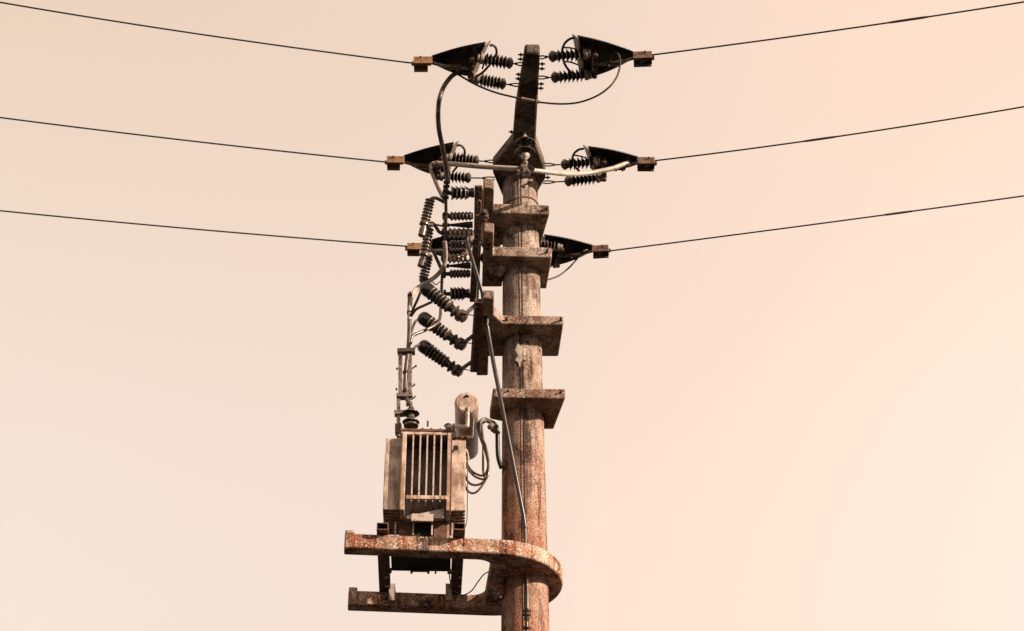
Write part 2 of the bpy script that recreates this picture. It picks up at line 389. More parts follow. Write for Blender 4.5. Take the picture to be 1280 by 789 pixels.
# ------------------------------------------------------------------ rails carrying the transformer
RH = .062
def rail(label, xn, xf):
    a = at(xn, 664, -.72); b = at(xf, 736, .60)
    a.z = b.z = ZT + .004
    t = thing('support_rail', label, 'rail', (a + b) / 2, 'steel rails lying across the platform arms')
    d = (b - a).normalized(); s = Vector((d.y, -d.x, 0))
    W = .092; U = Vector((0, 0, 1))
    MB().bar(a + U * .005, b + U * .005, W, .010).build('web', 'rusty', t, smooth=False)
    MB().bar(a + U * (RH - .004), b + U * (RH - .004), W, .008).build('top_plate', 'rusty', t, smooth=False)
    for q in (-1, 1): MB().bar(a + s * q * (W / 2 - .004) + U * (RH / 2), b + s * q * (W / 2 - .004) + U * (RH / 2), .008, RH - .021).build('flange', 'rusty', t, smooth=False)
    MB().box(a + U * RH * .5 + d * .12, (W - .02, .01, RH - .022)).build('stiffener', 'inside', t, smooth=False)
    for y in (722, 733):
        p = atz((xn + xf) / 2 + 3, y, ZT)
        MB().cyl(p + U * -.004, p + U * .006, .017, n=6).build('bolt_head', 'pipe', t)
    return t
rl = rail('left steel rail under the transformer, crossing both platform arms', 478, 482)
rr_ = rail('right steel rail under the transformer, nearer the pole', 574, 569.5)
for t, x in ((rl, 490), (rr_, 561)):
    a = at(x, 730, .37); b = at(x, 751, .37)
    MB().bar(a, b, .052, .02, Vector((0, 1, 0))).bar(a + Vector((0, .02, -.006)), a + Vector((0, .14, -.006)), .05, .012).build('hook_clip', 'pipe', t, smooth=False, bevel=.002)

# ------------------------------------------------------------------ transformer
O = at(529, 676, -.40); ZB = ZT + RH + .006
TR = Matrix.Translation((O.x, -.2, 0)) @ Matrix.Rotation(rad(2), 4, 'Z') @ Matrix.Translation((-O.x, .2, 0))
tr = thing('transformer', 'finned oil transformer standing on the platform left of the pole', 'transformer', (O.x, -.2, ZB))
YF, YT, YB = -.62, -.41, .02
def X(px, py, Y): return at(px, py, Y).x
def Zz(py, Y): return at(530, py, Y).z
zft, zfb = Zz(543, YF), Zz(624, YF)
xl, xr = X(500, 640, YT), X(562, 640, YT)
zl0, zl1 = Zz(541.5, YT), Zz(534, YT)
def tb(m, name, mat, bevel=.003, **k): return m.xform(TR).build(name, mat, tr, smooth=False, bevel=bevel, **k)
tb(MB().box2((xl, YT, ZB + .0), (xr, YB, zl0)), 'tank', 'paint')
tb(MB().box2((xl - .03, YT - .035, zl0), (xr + .03, YB + .03, zl0 + .022)), 'lid', 'rusty')
tb(MB().box2((xl - .022, YT - .028, zl0 - .020), (xr + .022, YB + .022, zl0 - .003)), 'rim_flange', 'paint')
for px in (506, 516, 527, 538, 549, 559):
    p = Vector((X(px, 540, YT), YT - .018, zl0))
    tb(MB().cyl(p - Vector((0, 0, .032)), p + Vector((0, 0, .036)), .008, n=6), 'bolt', 'dark', 0)
# front fins
fx = [513.4, 522.3, 531.1, 539.9, 548.6]
for px in fx:
    x = X(px, 580, YF); tb(MB().box2((x - .0065, YF + .004, zfb - .02), (x + .0065, YT, zft)), 'fin', 'paint', .003)
    tb(MB().box2((x - .005, YF - .001, zfb - .018), (x + .005, YF + .003, zft - .002)), 'painted_lit_edge', 'pipe', 0)  # pale strip painting a sunlit front edge onto the fin
for xa, xb in ((499.5, 505), (556.5, 562)):
    tb(MB().box2((X(xa, 580, YF), YF - .008, zfb - .10), (X(xb, 580, YF), YT + .004, zft + .015)), 'end_fin', 'paint', .004)
tb(MB().box2((X(505, 620, YF), YF - .012, Zz(624.5, YF)), (X(556.5, 620, YF), YF + .010, Zz(620, YF))), 'stiffener_bar', 'paint', .002)
tb(MB().box2((X(505, 545, YF), YF - .004, zft - .004), (X(556.5, 545, YF), YF + .02, zft + .012)), 'top_bar', 'paint', .002)
tb(MB().box2((X(503, 545, YF), YF + .022, zft + .002), (X(559, 545, YF), YT - .001, zft + .010)), 'added_sun_cover', 'paint', .002)  # cover plate added to keep the sun out of the fin gaps
# side fins: a bank on either side of the tank, seen end-on and from below
ys = [-.575 + .055 * i for i in range(9)]
for i, y in enumerate(ys):
    z1 = Zz(548.5, -.575); z0 = Zz(637.5, -.575)
    tb(MB().box2((X(478.5, 600, -.575), y, z0), (xl, y + (.014 if i else .02), z1)), 'side_fin', 'paint', .003)
    tb(MB().box2((xr, y, z0), (X(579.5, 600, -.575), y + (.014 if i else .02), z1 - .01)), 'side_fin', 'paint', .003)
    if i:
        for xs in (X(478.5, 600, -.575), X(579.5, 600, -.575)):
            tb(MB().box2((xs - .004, y - .041, z0 + .01), (xs + .004, y, z0 + .5)), 'fin_edge', 'paint', 0)
# lower front: skirt box, number plate without writing, drain and lugs
z_a, z_b = Zz(641, YT), Zz(655, YT)
tb(MB().add([(X(508, 640, YT), YT - .14, Zz(649, YT - .1)), (X(554, 640, YT), YT - .14, Zz(638, YT - .1)), (X(551, 640, YT), YT - .002, Zz(632, YT) - .02), (X(508, 640, YT), YT - .002, Zz(644, YT)),
             (X(508, 640, YT), YT - .14, Zz(652, YT - .1)), (X(554, 640, YT), YT - .14, Zz(650, YT - .1)), (X(551, 640, YT), YT - .002, Zz(652, YT)), (X(508, 640, YT), YT - .002, Zz(655, YT))],
            [(0, 1, 2, 3), (4, 7, 6, 5), (0, 4, 5, 1), (2, 6, 7, 3), (0, 3, 7, 4), (1, 5, 6, 2)]), 'drip_plate', 'pipe', .002)
tb(MB().box2((X(513.5, 652, YT), YT - .165, Zz(653, YT - .14)), (X(540.5, 652, YT), YT - .142, Zz(644, YT - .14))), 'rating_plate', 'pipe', .002)
tb(MB().box2((X(514.5, 660, YT), YT - .07, ZB + .012), (X(516.5, 660, YT), YT - .002, Zz(655, YT))), 'lug', 'paint', .001)
tb(MB().box2((X(538, 660, YT), YT - .07, ZB + .012), (X(540, 660, YT), YT - .002, Zz(655, YT))), 'lug', 'paint', .001)
tb(MB().box2((X(516.5, 660, YT), YT - .02, ZB + .006), (X(538, 660, YT), YT - .004, Zz(655, YT))), 'cover', 'inside', 0)
tb(MB().box2((X(498, 660, YT), YT - .03, ZB + .004), (X(514, 660, YT), YT - .003, Zz(652, YT))), 'foot_box', 'rusty', .004)
tb(MB().box2((X(541, 660, YT), YT - .03, ZB + .004), (X(558, 660, YT), YT - .003, Zz(653, YT))), 'foot_box', 'rusty', .004)
for px in (492, 563):
    tb(MB().box2((X(px, 660, YT), YT - .01, ZB - .005), (X(px + 2.2, 660, YT), YT + .05, zfb - .10)), 'strut', 'paint', .001)
# frame under the tank
tb(MB().box2((X(486, 664, YT) + .01, YT + .03, ZB - .040), (X(566, 664, YT) - .02, YB + .06, ZB - .004)), 'base_frame', 'inside', .004)
for px, wd in ((489, .03), (516, .02), (537, .02), (563, .03), (546, .015)):
    p = at(px, 713, YB + .05); tb(MB().box2((p.x - wd / 2, YB + .0, ZB - .068), (p.x + wd / 2, YB + .05, ZB - .040)), 'foot', 'rusty', .002)
p = at(527, 712, YB + .03); tb(MB().box2((p.x - .07, YB, ZB - .058), (p.x + .07, YB + .04, ZB - .041)), 'drain_tray', 'dark', .002)
tb(MB().box2((X(498, 600, YF), YF - .011, zfb - .095), (X(499.2, 600, YF), YF - .004, zft + .01)), 'weld_seam', 'rusty', 0)
tb(MB().box2((X(561, 600, YF), YF - .011, zfb - .095), (X(562.2, 600, YF), YF - .004, zft + .01)), 'weld_seam', 'rusty', 0)
q = Vector((X(567, 600, -.575), -.59, Zz(562, -.575)))
tb(MB().lathe(q, q - Vector((0, .03, 0)), [(0, .016), (.5, .016), (.51, .024), (1, .022)], 10), 'gauge', 'dark', 0)
# conservator: drum lying along the line of sight
ca = at(583.2, 503, -.50); cb = at(584.5, 503, .34); cb.z = ca.z
R_ = .098
L = (cb - ca).length
drum = MB().lathe(ca, cb, [(0, R_ * .02), (.0, R_ * .90), (.004, R_ * .985), (.012, R_ * 1.02), (.03, R_ * 1.02), (.032, R_), (.97, R_), (.985, R_ * .93), (1, R_ * .6)], 40).build('oil_drum', 'paint', tr)
MB().lathe(ca + Vector((0, .001, 0)), ca - Vector((0, .006, 0)), [(0, R_ * .86), (1, R_ * .84)], 40).build('end_cap', 'paint', drum)
m = MB()
for k in range(11):
    a = random.uniform(0, 6.28); rr = random.uniform(.004, .026); s = random.uniform(.006, .012)
    q = ca + Vector((.004 + rr * math.cos(a), -.0055, .05 + rr * .7 * math.sin(a)))
    m.lathe(q, q - Vector((0, .004, 0)), [(0, s), (1, s * .7)], 6)
m.build('stain_mark', 'inside', drum)
pp = [at(584.5, 513, -.53), at(584.5, 522, -.53), at(584.4, 531, -.53), at(583, 533, -.53), at(577, 533.2, -.50), at(568, 533.5, -.46), at(558, 534, -.40)]
MB().tube(pp, .017, 10, 4).build('oil_pipe', 'pipe', drum)
MB().cyl(at(584.5, 511, -.53), at(584.5, 515, -.53), .024, n=10).cyl(at(566, 533.5, -.455), at(568.5, 533.5, -.455), .028, n=10).build('pipe_union', 'galv', drum)
MB().tube([at(593, 516, -.36), at(591.5, 530, -.36), at(591, 546, -.36)], .006, 6, 0).build('gauge_pipe', 'galv', drum)
for y, px0, px1 in ((547, 566, 591),):
    MB().bar(at(px0, y, -.40), at(px1, y, -.40), .018, .026).bar(at(566, 544, -.40), at(566, 552, -.40), .03, .02, Vector((0, 1, 0))).build('drum_bracket', 'rusty', tr, smooth=False, bevel=.002)
for px in (569, 575, 582): MB().cyl(at(px, 547, -.44), at(px, 547, -.38), .012, n=6).build('bolt', 'dark', tr)
for px, py in ((563, 538), (566.5, 541), (564, 546)):
    MB().cyl(at(px, py, -.45), at(px, py, -.36), .017, n=8).build('valve', 'galv', tr)
m = MB(); p = at(534.6, 533, YT); m.cyl(p, p + Vector((0, 0, .05)), .008, n=8); m.build('lifting_pin', 'dark', tr)
m = MB(); m.tube([at(556, 533, -.41), at(558, 531, -.41), at(561, 530.5, -.41), at(564, 532, -.41)], .012, 8, 3); m.build('valve', 'galv', tr)
# high voltage bushing
BY = -.34
ba, bb = at(513.8, 533, BY), at(513.8, 503, BY)
bush = MB().lathe(ba, bb, [(0, .062), (.06, .062), (.08, .034), (.55, .030), (.8, .022), (.82, .014), (1, .012)], 18).build('bushing', 'glaze', tr)
for y, R in ((525.5, .073), (514.5, .073)):
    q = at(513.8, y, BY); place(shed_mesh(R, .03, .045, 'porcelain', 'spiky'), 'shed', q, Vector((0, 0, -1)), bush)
MB().tube([at(509, 508, BY), at(508.5, 504, BY), at(512, 500, BY), at(518, 497, BY), at(519, 495, BY)], .008, 6, 3).tube([at(513.8, 507, BY), at(512, 502, BY), at(514, 499, BY)], .011, 6, 3).build('arcing_horn', 'galv', bush)

# ------------------------------------------------------------------ riser frame beside the bushing
RY = -.30
rs = thing('cable_riser_frame', 'slim upright steel cage with a cable inside, above the transformer left corner', 'frame', at(499, 545, RY))
def vbar(px0, px1, y0, y1, nm, mat, Y=RY, d=.03):
    a = at((px0 + px1) / 2, y0, Y); b = at((px0 + px1) / 2, y1, Y); wd = (px1 - px0) / 150
    MB().bar(a, b, wd, d, Vector((0, 1, 0))).build(nm, mat, rs, smooth=False, bevel=.003)
vbar(498, 503, 442, 496, 'upright', 'galv'); vbar(509.8, 515, 442, 496, 'upright', 'galv')
vbar(495.8, 500.4, 496, 547, 'post', 'galv')
vbar(496.5, 519, 437.5, 442, 'top_plate', 'galv', d=.07); vbar(495.6, 516, 493.5, 498, 'bottom_plate', 'galv', d=.07)
vbar(493.2, 506, 514.5, 519.5, 'clamp', 'galv', d=.06); vbar(494, 502, 531, 543, 'foot', 'rusty', d=.06)
for x, y in ((506.6, 465.5), (506.3, 489)):
    MB().lathe(at(x - 3, y, RY), at(x + 3, y, RY), [(0, .012), (.3, .028), (.7, .028), (1, .012)], 10).build('clamp', 'dark', rs)
for x0, y0, x1, y1 in ((515, 461, 520, 457.5), (515, 483.5, 518, 481), (497.5, 461, 496, 461), (497, 487, 495.3, 486.5), (496.5, 515, 493.5, 514)):
    MB().cyl(at(x0, y0, RY), at(x1, y1, RY), .006, n=6).cyl(at(x1 - .8, y1, RY), at(x1 + .8, y1, RY), .011, n=6).build('bolt', 'dark', rs)

# ------------------------------------------------------------------ tension strings, guards, wires
def H(px, py, dz=0): return atz(px, py, ZH + dz)
def string(label, a, b, eye, group='tension insulators holding the wires'):
    """a: end near crossarm, b: outer end, eye: attachment on crossarm (pixels, all at crossarm height)"""
    A, B, E = H(*a), H(*b), H(*eye)
    t = thing('tension_insulator', label, 'insulator', E, group)
    d = (B - A); L = d.length; u = d / L
    MB().lathe(A, B, [(0, .014), (.02, .030), (.06, .034), (.08, .046), (.14, .046), (.16, .037), (.22, .037), (.23, .027), (.84, .027), (.85, .038), (.97, .040), (1, .022)], 16).build('core', 'porcelain', t)
    MB().lathe(A - u * .002, A + d * .17, [(0, .02), (.15, .036), (.3, .038), (.34, .050), (.75, .050), (.8, .041), (1, .041)], 14).build('end_fitting', 'cable', t)
    MB().lathe(A + d * .85, B + u * .01, [(0, .040), (.1, .046), (.5, .046), (.6, .038), (1, .038)], 14).build('end_fitting', 'band', t)
    s0, s1 = A + d * .21, A + d * .84
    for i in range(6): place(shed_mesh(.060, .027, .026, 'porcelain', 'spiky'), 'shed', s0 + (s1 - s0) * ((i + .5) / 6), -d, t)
    # shackle
    g = (A - E); gl = g.length; gu = g / gl; y = Vector((-gu.y, gu.x, 0))
    k = min(.085, gl * .6)
    lp = [E - gu * .012 + y * .016, E + gu * (k * .5) + y * .019, E + gu * (k * .9) + y * .012, E + gu * k, E + gu * (k * .9) - y * .012, E + gu * (k * .5) - y * .019, E - gu * .012 - y * .016]
    MB().tube(lp, .0065, 6, 3).cyl(E + gu * (k - .006), A + gu * .01, .0065, n=6).lathe(E + gu * (k - .004), E + gu * (k + .022), [(0, .006), (.5, .015), (1, .006)], 8).build('shackle', 'dark', t)
    return t
def guardset(side, label, boxc, tip, near, far, ya, yb, ring, spokes, ringmat='cable', bandmat='band'):
    """insulating bird guard with its dead-end clamp. pixels lie in the crossarm plane"""
    T, Nn, Ff = H(*tip), H(*near), H(*far)
    mid = (Nn + Ff) / 2; e = (mid - T); e.z = 0; Lg = e.length; e.normalize()
    t = thing('wire_guard', label, 'wire guard', T, 'dark wedge shaped guards at the wire ends')
    nu, nv = 14, 10
    nn0 = Vector((-e.y, e.x, 0)); nn0 = nn0 if nn0.y < 0 else -nn0
    def P(u, v):                                   # v: 0 near side .. 1 far side
        wide_n = T.lerp(Nn, u); wide_f = T.lerp(Ff, u)
        n = (wide_n - wide_f); 
        k = .035 / max(Lg, .01)
        nn = Vector((-e.y, e.x, 0)); nn = nn if nn.y < 0 else -nn
        bulge = .018 * math.sin(math.pi * min(1, u)) 
        p = wide_n.lerp(wide_f, v) + nn * ((.030 * (1 - u) + bulge * (1 if v < .5 else .55)) * (1 - 2 * v))
        p.z = ZH + .040 + .022 * (1 - (2 * v - 1) ** 2)
        return p
    vs = []; fs = []
    for s in (0, 1):
        for i in range(nu + 1):
            for j in range(nv + 1): vs.append(P(i / nu, j / nv) + Vector((0, 0, .007 * s)))
    W = nv + 1; K = (nu + 1) * W
    for i in range(nu):
        for j in range(nv):
            a = i * W + j; fs.append((a, a + 1, a + W + 1, a + W)); fs.append((K + a, K + a + W, K + a + W + 1, K + a + 1))
    rim = [i * W for i in range(nu + 1)] + [nu * W + j for j in range(1, W)] + [i * W + nv for i in range(nu - 1, -1, -1)] + [j for j in range(nv - 1, 0, -1)]
    for i in range(len(rim)): a, b = rim[i], rim[(i + 1) % len(rim)]; fs.append((a, b, K + b, K + a))
    MB().add(vs, fs).build('hood', 'guard', t)
    # far side wall hanging down, its inner face turned to the viewer
    vs = []; fs = []; nw = 10
    for i in range(nw + 1):
        u = i / nw; p = P(u, 1); hh = .018 + .040 * math.sin(math.pi * (.12 + .7 * u)); q = nn0 * .012
        vs += [p, p + q * (-.5), p - Vector((0, 0, hh)) + q * .9, p - Vector((0, 0, hh)) + q * 1.4]
    for i in range(nw):
        for k in range(4): fs.append((i * 4 + k, i * 4 + (k + 1) % 4, (i + 1) * 4 + (k + 1) % 4, (i + 1) * 4 + k))
    fs += [(0, 1, 2, 3), tuple(nw * 4 + k for k in (3, 2, 1, 0))]
    MB().add(vs, fs).build('side_wall', 'guard_side', t)
    # rolled side lips
    for v in (0, 1): MB().tube([P(i / 8, v) + Vector((0, 0, .002)) for i in range(9)], .008, 6, 2).build('lip', 'dark', t)
    # end band: curved flange hanging from the wide end
    vs = []; fs = []; nb = 12
    for i in range(nb + 1):
        p = P(1, i / nb); hgt = .024 
        for dx, dz in ((-.010, -.024), (-.002, -.028), (.046, .020), (.038, .026)): vs.append(p + e * dx + Vector((0, 0, dz)))
    for i in range(nb):
        for k in range(4): fs.append((i * 4 + k, i * 4 + (k + 1) % 4, (i + 1) * 4 + (k + 1) % 4, (i + 1) * 4 + k))
    fs += [(0, 1, 2, 3), tuple(nb * 4 + k for k in (3, 2, 1, 0))]
    MB().add(vs, fs).build('end_band', bandmat, t)
    if ring: MB().tube([H(x, y) for x, y in ring], .011, 8, 5).build('arcing_ring', ringmat, t)
    for s in spokes: MB().tube([H(*q) for q in s], .008, 6, 3).build('spoke', ringmat, t)
    # clamp channel: inverted U, open below
    o = -e; c = T + o * .075 + Vector((0, 0, -.013)); nn = Vector((-e.y, e.x, 0)); nn = nn if nn.y < 0 else -nn
    R = Matrix((e, nn, Vector((0, 0, 1)))).transposed()
    h = .074
    ch = MB()
    ch.box(c + nn * .046, (.160, .008, h), R)
    ch.box(c - nn * .046 + o * (.020 if side < 0 else 0) + Vector((0, 0, -.012)), (.118 if side < 0 else .152, .008, h + .012), R)
    ch.box(c + Vector((0, 0, h / 2 - .004)), (.156, .084, .008), R)
    ch.box(c + o * .076 + Vector((0, 0, -.004)), (.008, .084, h - .016), R)
    ch.cyl(c - e * .10, c - o * .01 + e * .06, .020, n=8)
    cm = ch.build('clamp_channel', 'bronze' if side < 0 else 'brown_bronze', t, smooth=False, bevel=.002)
    q = c + nn * .058 + e * -.02 + Vector((0, 0, .018))
    MB().cyl(q, q + nn * .012, .009, n=6).build('bolt', 'dark', cm)
    # inner dead-end fitting: rod and yoke joining the two strings
    A, B = H(*ya), H(*yb); Y = (A + B) / 2
    MB().bar(A, B, .05, .014).build('yoke', 'galv', t, smooth=False, bevel=.003)
    for p in (A, A.lerp(B, .35), A.lerp(B, .65), B):
        MB().cyl(p - Vector((0, 0, .035)), p + Vector((0, 0, .03)), .013, n=8).lathe(p - Vector((0, 0, .034)), p - Vector((0, 0, .012)), [(0, .024), (1, .024)], 6).build('pin', 'cable', t)
    MB().tube([T + Vector((0, 0, -.005)), T.lerp(Y, .35) + Vector((0, 0, -.02)), T.lerp(Y, .75) + Vector((0, 0, -.015)), Y], .016, 8, 4).build('dead_end_grip', 'galv', t)
    k = T.lerp(Y, .55) + Vector((0, 0, -.018))
    MB().bar(k - e * .06, k + e * .06, .045, .035).cyl(k + e * .03 + Vector((0, 0, -.04)), k + e * .03 + Vector((0, 0, .03)), .012, n=6).cyl(k - e * .03 + Vector((0, 0, -.04)), k - e * .03 + Vector((0, 0, .03)), .012, n=6).build('grip_body', 'cable', t, smooth=False, bevel=.006)
    return t, c + o * .08
def mirror(pts): return pts
GS = {}
GS['1L'] = guardset(-1, 'upper left wire guard, nearest the top, with the bent cable leaving below it', None, (540, 78), (607, 58), (590, 97), (590, 72.5), (588, 97.5),
                    [(612, 57), (617, 57), (620.5, 62), (619.5, 71), (613, 80), (604, 90), (595, 96)], [[(618, 73), (607, 76), (603, 86)]])
GS['1R'] = guardset(1, 'upper right wire guard, nearest the top, beside the tip of the crossarm', None, (792, 72), (722, 49.5), (731, 99), (744, 67), (743, 93),
                    [(719, 47), (712, 49), (705.5, 55), (702.5, 65), (704, 75), (708, 84), (714, 91)], [[(705, 59.5), (713, 60), (721, 62)], [(706, 77), (714, 78), (722, 81)]], ringmat='dark')
GS['2L'] = guardset(-1, 'middle left wire guard crossed by the pale pipe and the vertical cable', None, (505, 202), (567, 183), (556, 222), (553, 196), (545, 221),
                    [(571, 182), (576, 182), (580.5, 187), (580, 195), (574, 205), (566, 215)], [[(580, 193), (575, 203), (570, 210)]])
GS['2R'] = guardset(1, 'middle right wire guard with the long pale pipe ending inside it', None, (797, 203), (735, 188), (744, 217), (755, 201), (755, 222),
                    [(730, 186), (724, 187), (718, 191.5), (715.5, 199), (718, 207), (724, 214)], [[(717, 194), (724, 195), (731, 197)], [(718, 205), (725, 209)]], ringmat='dark')
GS['3L'] = guardset(-1, 'lower left wire guard, mostly hidden behind the ribbed fuse links', None, (529, 310), (588, 293), (580, 328), (580, 301), (577, 322), None, [])
GS['3R'] = guardset(1, 'lower right wire guard sticking out behind the second bracket', None, (741, 313), (680, 298), (688, 334), (702, 310), (697, 330), None, [])
string('ribbed insulator left of the crossarm tip, nearer of the upper left pair', (641, 79.5), (598, 73), (654, 80.5))
string('ribbed insulator left of the crossarm tip, lower of the upper left pair', (632, 105.5), (593, 98.5), (650, 106.5))
string('ribbed insulator right of the crossarm tip, nearer of the upper right pair', (686, 71), (737, 67), (675, 72))
string('ribbed insulator right of the crossarm tip, lower of the upper right pair', (689, 97), (738, 93.5), (673.5, 97))
string('ribbed insulator above the pale pipe, left of the crossarm middle', (598.5, 201.5), (559, 197), (620, 202))
string('ribbed insulator under the pale pipe, left of the crossarm middle', (589, 222.5), (548, 220), (617, 223))
string('ribbed insulator above the pale pipe, right of the crossarm middle', (701.5, 206), (749, 202), (680, 206))
string('ribbed insulator under the pale pipe, right of the crossarm middle', (706, 227), (752, 222), (680, 228))
string('ribbed insulator hidden behind the switch, nearer of the lower left pair', (626, 304), (585, 301), (640, 303), )
string('ribbed insulator behind the switch, farther of the lower left pair', (622, 323), (580, 321), (640, 323))
string('ribbed insulator behind the second bracket, nearer of the lower right pair', (662, 303), (701, 309), (648, 303))
string('ribbed insulator behind the second bracket, farther of the lower right pair', (660, 325), (697, 330), (648, 323))

def wire(label, p0, pm, p1, splice=None):
    """p0 clamp pixel, pm mid, p1 frame edge"""
    n = 24; pts = []
    for i in range(n + 1):
        u = i / n
        cx = 2 * pm[0] - .5 * (p0[0] + p1[0]); cy = 2 * pm[1] - .5 * (p0[1] + p1[1])
        x = (1 - u) ** 2 * p0[0] + 2 * u * (1 - u) * cx + u * u * p1[0]; y = (1 - u) ** 2 * p0[1] + 2 * u * (1 - u) * cy + u * u * p1[1]
        pts.append(H(x, y, -.0))
    d = (pts[-1] - pts[-2]).normalized()
    for k in range(1, 14): pts.append(pts[n] + d * (2.5 * k) + Vector((0, 0, -.004 * (2.5 * k) ** 1.5)))
    o = MB().tube(pts, .0078, 6, 0).build('overhead_wire', 'line', label=label, cat='wire', group='overhead line wires')
    if splice:
        m = MB(); a, b = splice
        q = [];
        for x in (a, (a * 2 + b) / 3, (a + 2 * b) / 3, b):
            j = min(range(n), key=lambda j: abs(P2(pts[j]) - x) + (0 if (P2(pts[j]) - x) * (P2(pts[j + 1]) - x) <= 0 else 1e6))
            xa, xb = P2(pts[j]), P2(pts[j + 1]); q.append(pts[j].lerp(pts[j + 1], (x - xa) / (xb - xa)))
        m.lathe(q[0], q[-1], [(0, .0075), (.1, .0098), (.3, .0106), (.7, .0106), (.9, .0098), (1, .0075)], 8).build('splice_sleeve', 'rust_bright', o)
    return o
def P2(p):
    v = p - CAM; return 640 + FPX * v.dot(RX) / v.dot(FW)
wire('top left overhead wire running out of the picture past the upper left corner', (519, 79.5), (252, 43.2), (0, 3))
wire('middle left overhead wire, ending at the guard crossed by the pale pipe', (486, 203), (243, 176.8), (0, 147))
wire('lowest left overhead wire, ending at the guard behind the ribbed fuse links', (516, 308.5), (256, 287.6), (0, 263.5))
wire('top right overhead wire, rising from the upper right guard to the corner', (809, 69.5), (1045, 38), (1280, 2.5), (1111, 1161))
wire('middle right overhead wire, ending at the guard holding the long pale pipe', (814, 201.5), (1045, 171), (1280, 133.5), (1004, 1046))
wire('lowest right overhead wire, ending at the guard behind the second bracket', (756, 314.5), (1018, 280.5), (1280, 245), (1104, 1142))

# suspended insulator under the arm carrying the middle jumper
IY = -.76
si = thing('suspension_insulator', 'two-disc insulator hanging under the crossarm in front of the pole', 'insulator', at(656.5, 168, IY))
MB().tube([at(656, 163, IY), at(656, 168, IY), at(656.2, 172, IY)], .009, 6, 0).lathe(at(656, 169, IY), at(656.2, 176, IY), [(0, .012), (.3, .022), (1, .050)], 14).build('cap', 'pipe', si)
for y in (178.5, 190.5):
    q = at(656.3, y, IY)
    MB().lathe(q + Vector((0, 0, .030)), q - Vector((0, 0, .035)), [(0, .03), (.25, .075), (.5, .092), (.62, .092), (.55, .075), (.75, .045), (1, .03)], 28).build('disc', 'porcelain', si)
    MB().tube([q + Vector((math.cos(a) * .089, math.sin(a) * .089, -.006)) for a in [2 * math.pi * k / 24 for k in range(24)]], .004, 5, 1, True).build('disc_rim', 'band', si)
MB().lathe(at(656.4, 191, IY), at(656.6, 200, IY), [(0, .038), (.5, .040), (.75, .026), (1, .012)], 16).build('socket', 'pipe', si)
MB().cyl(at(656.6, 198, IY), at(657, 214, IY), .009, n=8).lathe(at(656.8, 201, IY), at(656.9, 206, IY), [(0, .012), (.4, .024), (.7, .024), (1, .014)], 10).lathe(at(657, 206, IY), at(657, 211, IY), [(0, .018), (1, .024)], 8).build('rod', 'galv', si)
for x, y, r in ((650, 212, .022), (653, 209.5, .018), (657, 213.5, .028), (662, 210, .020), (666, 212.5, .018), (655, 216.5, .014), (661, 216, .013), (648.5, 215.5, .012)):
    q = at(x, y, IY); MB().cyl(q + Vector((0, -.03, 0)), q + Vector((0, .03, 0)), r, n=6).build('clamp_piece', 'galv' if x % 2 else 'dark', si)

def cab(name, pts, r, mat, label, cat='cable', group=None, smooth=6, n=10):
    return MB().tube([at(*p) for p in pts], r, n, smooth).build(name, mat, label=label, cat=cat, group=group)
# middle phase jumper pipes
cab('jumper_pipe', [(651, 211.3, IY), (602, 208.3, -.66), (570, 205.5, -.55), (552, 204.6, -.46), (541, 205, -.45)], .023, 'pipe', 'long pale pipe running left from the two-disc insulator', 'pipe')
cab('jumper_pipe', [(663, 213, IY), (683, 215, -.68), (708, 217.6, -.52), (735, 216.6, -.34), (762, 211.5, -.28), (777, 206.5, -.24), (785, 203, -.22)], .022, 'pipe', 'long pale curved pipe running right from the two-disc insulator', 'pipe')
cab('elbow_pipe', [(545, 204.5, -.455), (539, 205.5, -.45), (538.5, 212, -.46), (543, 224, -.52), (548, 236, -.58), (553, 246, -.62)], .017, 'cable', 'bent pipe dropping from the left end of the long pale pipe', 'pipe')
MB().cyl(at(548, 204.6, -.46), at(545, 204.6, -.46), .030, n=12).build('pipe_collar', 'galv', label='small collar on the left end of the long pale pipe', cat='collar')
# top phase
P1Y = H(567, 93).y
cab('jumper_wire', [(549, 82, H(549, 82).y), (560, 86, H(560, 86).y), (579, 97, P1Y), (597, 107, P1Y), (618.6, 115.5, P1Y - .05), (640, 121, P1Y - .1), (660, 125, P1Y - .1), (675, 128, P1Y - .1), (701, 130, P1Y - .1), (724, 128, P1Y - .15), (746, 120, P1Y - .2), (762, 108.5, P1Y - .25), (771, 96, P1Y - .25), (775, 82, P1Y - .25), (774, 70, P1Y - .28), (769.5, 66.3, P1Y - .28), (764, 70, P1Y - .25), (762, 78, P1Y - .2)], .0085, 'wire', 'thin black jumper wire looping under the crossarm tip between the upper guards', 'wire', n=8)
MB().cyl(at(652, 123.2, P1Y - .1), at(668, 126.2, P1Y - .1), .013, n=8).cyl(at(670, 126.7, P1Y - .1), at(674, 127.5, P1Y - .1), .017, n=6).build('wire_connector', 'band', label='pale sleeve joining the black jumper wire in front of the crossarm', cat='connector')
cab('drop_cable', [(571, 91, P1Y), (563, 97, P1Y), (554, 110, P1Y), (549, 126, P1Y), (547.6, 142, -1.28), (548.5, 160, -1.18), (551, 174, -1.08), (555, 193, -.98), (558, 212, -.88), (559.5, 226, -.80)], .021, 'cable', 'thick cable curving down from the upper left guard to the switch')
# lower phase
cab('jumper_wire', [(735, 312, H(735, 312).y), (728, 315, H(735, 312).y), (721, 324, H(721, 323).y), (711, 335, H(721, 323).y), (698, 345, H(721, 323).y - .1), (684, 350, H(721, 323).y - .2)], .009, 'cable', 'short jumper wire curving from the lower right guard behind the second bracket', 'wire', n=8)

